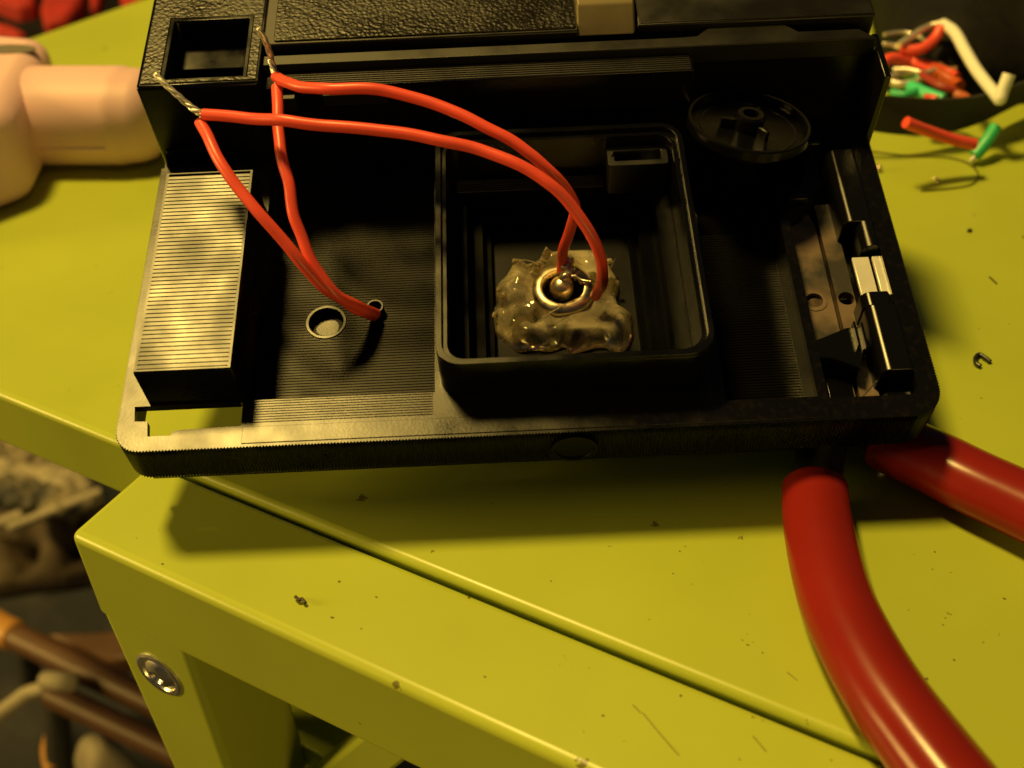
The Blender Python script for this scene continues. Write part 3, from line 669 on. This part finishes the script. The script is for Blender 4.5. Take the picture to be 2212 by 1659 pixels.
# ------------------------------------------------------------------ peach plug behind on the left
pb = at(150, 330, 0)
plug = thing('plug', 'peach coloured moulded plastic plug lying beside the viewfinder corner', 'plug', pb)
def loft(name, secs, material, n=28, e=3.0, bevel=0):
    # sections: centre, side vector, up vector, half width, half height
    vs = []; fs = []
    for (c, sd, up, hw, hh) in secs:
        for k in range(n):
            a = 2 * math.pi * k / n; ca, sa = math.cos(a), math.sin(a)
            vs.append(Vector(c) + Vector(sd) * (hw * math.copysign(abs(ca) ** (2 / e), ca)) + Vector(up) * (hh * math.copysign(abs(sa) ** (2 / e), sa)))
    for i in range(len(secs) - 1):
        for k in range(n):
            k2 = (k + 1) % n; fs.append((i * n + k, i * n + k2, (i + 1) * n + k2, (i + 1) * n + k))
    fs.append(list(range(n - 1, -1, -1))); fs.append([(len(secs) - 1) * n + k for k in range(n)])
    mb = MB(); mb.add(vs, fs); return mb.build(name, material, plug, org=pb, angle=60)
ax = (at(330, 250, 10) - at(60, 250, 10)).normalized(); ax = Vector((ax.x, ax.y, 0)).normalized(); sdv = Vector((-ax.y, ax.x, 0)); up = Vector((0, 0, 1))
c0 = at(40, 244, 10.0); c0.z = 9.4
length = (at(345, 244, 10) - at(40, 244, 10)).length
secs = []
for (s, w_, h_) in ((-6, 10.2, 9.6), (2, 10.4, 9.7), (12, 10.4, 9.7), (length - 9, 10.3, 9.7), (length - 7.6, 10.3, 9.7), (length - 6.8, 9.9, 9.4), (length - 4, 9.6, 9.2), (length - 1.5, 8.6, 8.4), (length, 6.2, 6.4), (length + 0.6, 2.5, 3)):
    secs.append((c0 + ax * s, sdv, up, w_, h_))
loft('barrel', secs, PEACH, 32, 2.4)
b = MB(); b.tube([c0 + ax * s_ - sdv * 9.9 + up * -2.6 for s_ in (2, 8, 14, length - 9)], 0.55, 8); b.build('seam', PEACH, plug, org=pb)
b = MB()
topq = [at(102, 74, 20), at(-160, 52, 20), at(-330, 350, 20), at(10, 236, 20)]
botq = [Vector((p.x, p.y, 0.2)) for p in topq]
mid = sum(botq, Vector()) / 4
b.add([p + (p - mid) * 0.04 for p in botq] + topq, [(3, 2, 1, 0), (4, 5, 6, 7), (0, 1, 5, 4), (1, 2, 6, 5), (2, 3, 7, 6), (3, 0, 4, 7)]); b.build('head', PEACH, plug, org=pb, bevel=4.0, seg=6)
g0 = at(14, 106, 20.05)
b = MB(); gx = (at(60, 105, 21) - at(0, 105, 21)).normalized(); gy = Vector((-gx.y, gx.x, 0)); P = [(g0 + gx * (6.5 * math.cos(a)) + gy * (2.6 * math.sin(a))) for a in [2 * math.pi * k / 24 for k in range(24)]]
b.prism([(p.x, p.y) for p in P], 19.9, 20.08); b.build('grip_mark', PGREY, plug, org=pb)

# ------------------------------------------------------------------ clutter at the far right
def wire(pts, r, material, label, name='wire', tip=None, group='scrap wires by the black bag', cat='wire'):
    W = [at(*p) for p in pts]; base = min(W, key=lambda p: p.z)
    t = thing(name, label, cat, base, group=group)
    b = MB(); b.tube(spline(W, 7), r, 12); b.build('insulation' if tip else 'sleeve', material, t, org=base, angle=50)
    if tip:
        b = MB(); strand(b, [at(*p) for p in tip], 0.55); b.build('bare_end', TIN, t, org=base, angle=180)
    return t
st_t = [(1780, 165, 16), (1870, 200, 14), (1960, 212, 12.5), (2050, 215, 11.5), (2140, 203, 11.5), (2230, 172, 12), (2400, 110, 14)]
st_b = [(1780, 262, 9), (1880, 283, 6), (1960, 292, 4.5), (2040, 288, 3.5), (2120, 265, 3.5), (2230, 212, 4), (2400, 140, 6)]
T = spline([at(*p) for p in st_t], 6); Bm = spline([at(*p) for p in st_b], 6)
b = MB(); n = len(T); vs = []
off = Vector((0.45, -0.55, 0)) * 1.0
for k in range(n): vs += [T[k], Bm[k], Bm[k] - off, T[k] - off]
fs = []
for k in range(n - 1):
    for j in range(4):
        j2 = (j + 1) % 4; fs.append((4 * k + j, 4 * k + j2, 4 * k + 4 + j2, 4 * k + 4 + j))
fs += [(3, 2, 1, 0), (4 * n - 4, 4 * n - 3, 4 * n - 2, 4 * n - 1)]
b.add(vs, fs); tag(b.build('strap', STRAP, None, org=tuple(Bm[n // 2])), 'flat black webbing strap sagging across the stool behind the camera', 'strap')

# black bag: soft heap with a folded front lip
def heap(name, outline, zbase, height, material, label, cat, seed=1, nr=12, ramp=0.7, amp=0.25, ns=0.05):
    O2 = spline(list(outline) + [outline[0]], 5)[:-1]; n = len(O2); c = sum(O2, Vector()) / n; vs = []; fs = []
    for r in range(nr + 1):
        t = 1 - r / nr
        for k in range(n):
            p = c + (O2[k] - c) * t
            h = height * (1 - t ** 2.2) ** ramp
            h *= 1 + amp * noise.noise(Vector((p.x * ns, p.y * ns, seed))) * 2
            q = noise.noise(Vector((p.x * ns * 3, p.y * ns * 3, seed + 5))) * height * 0.08 * (1 - t)
            vs.append((p.x, p.y, zbase + max(0.15, h + q) if r else zbase))
    for r in range(nr):
        for k in range(n):
            k2 = (k + 1) % n; fs.append((r * n + k, r * n + k2, (r + 1) * n + k2, (r + 1) * n + k))
    fs.append(list(range(n - 1, -1, -1)))
    mb = MB(); mb.add(vs, fs); ob = mb.build(name, material, None, org=(c.x, c.y, zbase), angle=180)
    return tag(ob, label, cat)
heap('black_bag', [at(*p, 0.3) for p in ((1897, 120), (1900, 165), (1925, 205), (2000, 232), (2100, 236), (2212, 222), (2360, 200), (2520, 60), (2500, -200), (2200, -380), (1900, -330), (1840, -120), (1880, 40))], 0.2, 30, BAG, 'slumped black cloth bag in the far right corner under the scrap wires', 'bag', seed=2)

wire([(2036, 52, 16), (2062, 70, 16), (2085, 110, 14.5), (2112, 155, 13), (2150, 203, 12.5), (2160, 214, 12.5), (2166, 196, 14), (2180, 160, 17)], 1.25, WHITE, 'cream insulated wire bent to a sharp peak and hooked at its lower end')
wire([(2034, 58, 16), (2018, 85, 14), (1995, 103, 13), (1968, 108, 12.5), (1946, 104, 12.5)], 1.15, RED, 'red wire curving down from the peak of the cream wire to a bare tip', tip=[(1948, 105, 12.5), (1932, 98, 12.8), (1908, 94, 13.2)])
wire([(2034, 50, 16.3), (2010, 56, 15.5), (1985, 68, 15), (1958, 86, 14.4), (1942, 97, 14)], 0.7, TIN, 'bare silvery twisted wire leaning from the peak of the cream wire', cat='wire')
wire([(1888, 160, 9), (1905, 138, 10.5), (1925, 126, 11.2), (1952, 130, 10.5), (2000, 142, 9), (2050, 160, 8.5), (2066, 168, 8.5)], 1.2, RED, 'red wire with a pale stripped tip lying closest to the camera body', tip=[(1890, 158, 9), (1882, 168, 8.6), (1874, 178, 8.2)])
wire([(1972, 108, 12), (1974, 122, 11), (1978, 138, 10), (2010, 152, 9.2)], 0.9, RED, 'short dark red wire hanging below the curved red wire')
wire([(2008, 148, 8.5), (2035, 165, 8.3), (2060, 180, 8.0), (2072, 188, 8.0)], 1.5, mat('red_sleeve', (0.55, 0.09, 0.02), 0.35), 'fat orange red sleeve among the dark scraps', name='sleeve', cat='sleeve')
wire([(1966, 186, 9), (1990, 198, 9), (2015, 208, 9), (2038, 216, 9)], 1.35, mat('bright_green_sleeve', (0.05, 0.62, 0.32), 0.35), 'bright green wire among the scraps, lying just behind the strap')
wire([(1955, 160, 7.5), (1975, 163, 7.6), (1995, 170, 7.6)], 1.2, GREEN, 'short dark green wire under the fat orange red sleeve')
wire([(1995, 216, 9), (2010, 217, 9), (2022, 220, 9)], 1.3, RED, 'red wire stub beside the bright green wire')
wire([(2065, 206, 9), (2080, 212, 9), (2090, 220, 9)], 1.3, mat('rust_sleeve', (0.42, 0.10, 0.03), 0.4), 'rust coloured wire stub right of the bright green wire')
wire([(1925, 178, 8.0), (1950, 182, 8.0), (1985, 176, 8.2)], 0.8, TIN, 'silvery component lead curving under the short green wire', name='component_lead', cat='lead')
wire([(1915, 168, 8.4), (1945, 160, 8.6), (1975, 158, 8.4)], 0.6, TIN, 'thin silvery component lead left of the short green wire', name='component_lead', cat='lead')
wire([(1910, 75, 13), (1950, 70, 13), (1985, 78, 13), (2005, 92, 13)], 0.45, TIN, 'hair thin silvery strand above the curved red wire', cat='wire')
wire([(1925, 200, 8.5), (1955, 205, 8.8), (1985, 196, 9.2)], 0.9, GREEN, 'short dark green wire lowest in the tangle at the left of the bright green wire')
wire([(2020, 135, 9), (2045, 150, 9), (2068, 150, 9.5)], 0.7, mat('brown_wire', (0.20, 0.09, 0.04), 0.5), 'thin brown wire crossing above the fat orange red sleeve')
wire([(1990, 160, 10), (2030, 185, 10), (2066, 196, 9.5)], 0.8, mat('maroon_wire', (0.30, 0.03, 0.02), 0.45), 'thin maroon wire running along the lower side of the fat orange red sleeve')
wire([(1930, 150, 9.5), (1962, 150, 10), (1995, 157, 10), (2020, 150, 10)], 0.5, TIN, 'thin silvery lead crossing the red wires in the tangle', name='component_lead', cat='lead')
b = MB(); b.prism([tuple(at(*p, 8)[:2]) for p in ((2000, 118), (2012, 105), (2030, 108), (2028, 128), (2006, 132))], 7.5, 9.2); tag(b.build('paper_scrap', mat('olive_scrap', (0.34, 0.30, 0.05), 0.6), None, bevel=0.2), 'small olive yellow scrap on the black bag beside the cream wire', 'scrap')
wire([(1957, 264, 13.5), (1975, 272, 12.5), (2010, 285, 10.5), (2055, 300, 8.5), (2106, 312, 7.0)], 1.15, RED, 'orange red wire lying over the strap with its end on the green wire')
wire([(2150, 275, 6.0), (2135, 300, 4.5), (2118, 322, 3.0), (2106, 336, 2.0)], 1.3, mat('green_sleeve', (0.045, 0.48, 0.2), 0.35), 'green wire below the strap with a white bare tip touching the stool', tip=[(2108, 334, 2.0), (2102, 342, 1.6), (2097, 348, 1.2)])

# ------------------------------------------------------------------ small things on the stool
def curve_thing(name, pts, r, material, label, cat):
    W = [at(*p) for p in pts]; mb = MB(); mb.tube(spline(W, 8), r, 8); return tag(mb.build(name, material, None, org=tuple(W[0]), angle=180), label, cat)
HAIRM = mat('dark_hair', (0.05, 0.04, 0.008), 0.5)
curve_thing('hair', [(1872, 326, 0.2), (1960, 336, 0.25), (2040, 339, 0.3), (2090, 352, 0.3), (2113, 375, 0.3), (2100, 397, 0.3), (2050, 407, 0.25), (1990, 412, 0.2)], 0.14, HAIRM, 'thin dark hair curling over the stool right of the camera', 'hair')
P = []
for k in range(13):
    a = math.radians(-40 - 280 * k / 12 + 70); P.append((2125 + 13.5 * math.cos(a) , 777 - 13 * math.sin(a), 0.45))
curve_thing('retaining_clip', [(2139, 781, .45), (2128, 773, .45), (2116, 766, .45), (2108, 772, .45), (2108, 784, .45), (2118, 791, .45)], 0.38, STEEL, 'tiny black open ring clip lying on the stool right of the camera', 'clip')
curve_thing('crumb', [(638, 1289, .2), (646, 1296, .3), (652, 1294, .35), (660, 1303, .25)], 0.24, DEBRIS, 'dark crooked crumb on the front rail of the stool', 'crumb')
curve_thing('lint', [(2137, 598, .12), (2146, 606, .14), (2153, 613, .12)], 0.14, HAIRM, 'short dark bit of lint on the stool above the ring clip', 'lint')
curve_thing('grit', [(2090, 497, .3), (2094, 498, .3), (2098, 497, .3)], 0.35, DEBRIS, 'dark speck of grit on the stool near the knurled right edge', 'grit')
b = MB(); lump(b, at(1898, 364, 0.6), 0.75, 3, 0.4, 12); tag(b.build('solder_bead', SOLDER, None, angle=180), 'bright bead of solder on the stool touching the camera outline at right', 'bead')
curve_thing('solder_splash', [(2016, 384, .15), (2022, 386, .2), (2028, 392, .15)], 0.3, SOLDER, 'dull little solder splash inside the curl of the hair', 'splash')
curve_thing('scrap_lead', [(1896, 1003, .3), (1900, 1015, .35), (1903, 1026, .3)], 0.5, CREAM, 'pale scrap in the shade between the two plier handles', 'scrap')

# ------------------------------------------------------------------ beyond and below the stool
def deep(px, py, z): return at(px, py, z)
bagc = [deep(*p, -70) for p in ((-140, -150), (330, -190), (345, 30), (200, 85), (60, 120), (-140, 160))]
rs = thing('rucksack', 'blurred red and black rucksack behind the far left edge of the stool', 'rucksack', sum(bagc, Vector()) / 6 - Vector((0, 0, 40)))
ro = rs.location / S
b = MB(); b.prism([(p.x, p.y) for p in bagc], -110, -72); b.build('body', BAG, rs, bevel=8, seg=3, org=ro)
for pts, hgt in (([(-20, -40), (72, -40), (78, 22), (40, 30), (-20, 8)], 8), ([(112, -40), (178, -40), (180, 20), (150, 62), (100, 72), (92, 40)], 9), ([(192, -40), (222, -40), (214, 26), (198, 30)], 7), ([(-30, 50), (30, 62), (60, 78), (30, 84), (-30, 66)], 6), ([(255, -40), (312, -40), (308, 6), (262, 14)], 5)):
    P = [deep(*p, -68) for p in pts]
    b = MB(); b.prism([(p.x, p.y) for p in P], -75, -72 + hgt); b.build('panel', REDCLOTH, rs, bevel=2.5, seg=3, org=ro)

# things on the floor, lower left
def crop6(x, y): return (x * 0.447, 918 + y * 0.447)
FZ = -250
bk = thing('basket', 'blurred tan woven basket on the floor under the left end of the stool', 'basket', deep(*crop6(120, 230), FZ)); bo = bk.location / S
for r in range(9):
    b = MB(); yy = 60 + r * 36
    for k in range(19):
        x = -60 + k * 27 + (13 if r % 2 else 0)
        p = deep(*crop6(x, yy + x * 0.16 + 5 * math.sin(k * 1.7 + r)), -214 + 3 * math.sin(k * 2.3 + r * 1.9))
        if yy + x * 0.16 < 400 and x < 300 + 20 * r: lump(b, p, 5.2 if r > 2 else 6.5, k + 7 * r, 0.5, 8, (1.2, 1, 0.7))
    b.build('woven_row', PALE if r in (0, 1, 4, 5) else TAN, bk, org=bo, angle=180)
b = MB(); P = [deep(*crop6(*p), -225) for p in ((-120, 60), (420, 200), (470, 330), (300, 390), (-120, 360))]; b.prism([(p.x, p.y) for p in P], -250, -222); b.build('wall', TAN, bk, bevel=6, org=bo)
heap('paper_bag', [deep(*crop6(*p), FZ) for p in ((-150, 330), (120, 340), (430, 330), (540, 420), (520, 700), (430, 770), (200, 800), (-150, 790))], FZ, 26, CARD, 'blurred crumpled brown paper bag on the floor beside the stool leg', 'bag', seed=4, amp=0.6, ns=0.09)
def rod(name, a, c, za, zc, r, material, label, cat, ends=None):
    A = deep(*crop6(*a), za); B_ = deep(*crop6(*c), zc); mb = MB(); mb.tube([A, (A + B_) / 2, B_], r, 16); o = mb.build(name, material, None, org=tuple(A)); return tag(o, label, cat)
rod('straw', (40, 500), (488, 322), -212, -208, 2.0, PALE, 'pale straw poking out between the basket and the brown paper bag', 'straw')
rod('straw', (-40, 490), (110, 430), -214, -212, 2.2, PALE, 'shorter pale straw at the left edge below the basket', 'straw')
ch = thing('wooden_rack', 'blurred orange brown wooden rack with two rails lying on the dark floor', 'rack', deep(*crop6(300, 1200), FZ)); co = ch.location / S
def cpart(name, pts, r, material, rad=None):
    W = [deep(*crop6(px, py), z) for px, py, z in pts]; mb = MB(); mb.tube(spline(W, 5), r, 16); return mb.build(name, material, ch, org=co, bevel=1.0)
cpart('rail', [(70, 1020, -190), (420, 1190, -190), (860, 1400, -190)], 4.6, WOOD)
cpart('rail_end', [(-60, 950, -190), (20, 995, -190), (75, 1022, -190)], 5.4, ORANGE)
cpart('rail', [(240, 1300, -190), (520, 1430, -190), (900, 1610, -190)], 4.2, WOOD)
cpart('peg', [(210, 1235, -186), (290, 1240, -184), (370, 1252, -186)], 3.0, PALE)
cpart('post', [(130, 1040, -196), (150, 1260, -215)], 3.6, STRAP); cpart('post', [(270, 1320, -196), (290, 1700, -220)], 4.2, STRAP)
b = MB(); P = [deep(*crop6(*p), -205) for p in ((220, 1000), (420, 1000), (640, 980), (680, 1120), (520, 1140))]; b.prism([(p.x, p.y) for p in P], -214, -205); b.build('slat', WOOD, ch, bevel=1.5, org=co)
wl = [(-40, 1420), (60, 1350), (130, 1300), (215, 1278)]
W = [deep(x * 0.447, 918 + y * 0.447, -200) for x, y in wl]; b = MB(); b.tube(spline(W, 6), 2.6, 12); tag(b.build('cord', PALE, None, org=tuple(W[0])), 'pale cord running off the left edge toward the wooden rack', 'cord')
W = [deep(*crop6(x, y), -215) for x, y in ((250, 1500), (235, 1580), (255, 1680))]; b = MB(); b.tube(spline(W, 6), 2.6, 12); tag(b.build('ribbon', ORANGE, None, org=tuple(W[0])), 'small yellow ribbon on the dark floor by the lower picture edge', 'ribbon')
heap('cloth', [deep(*crop6(*p), FZ) for p in ((370, 1680), (410, 1590), (520, 1570), (650, 1620), (700, 1750), (500, 1850))], FZ, 20, PALE, 'crumpled pale tan cloth on the floor at the bottom edge beside the stool leg', 'cloth', seed=9)
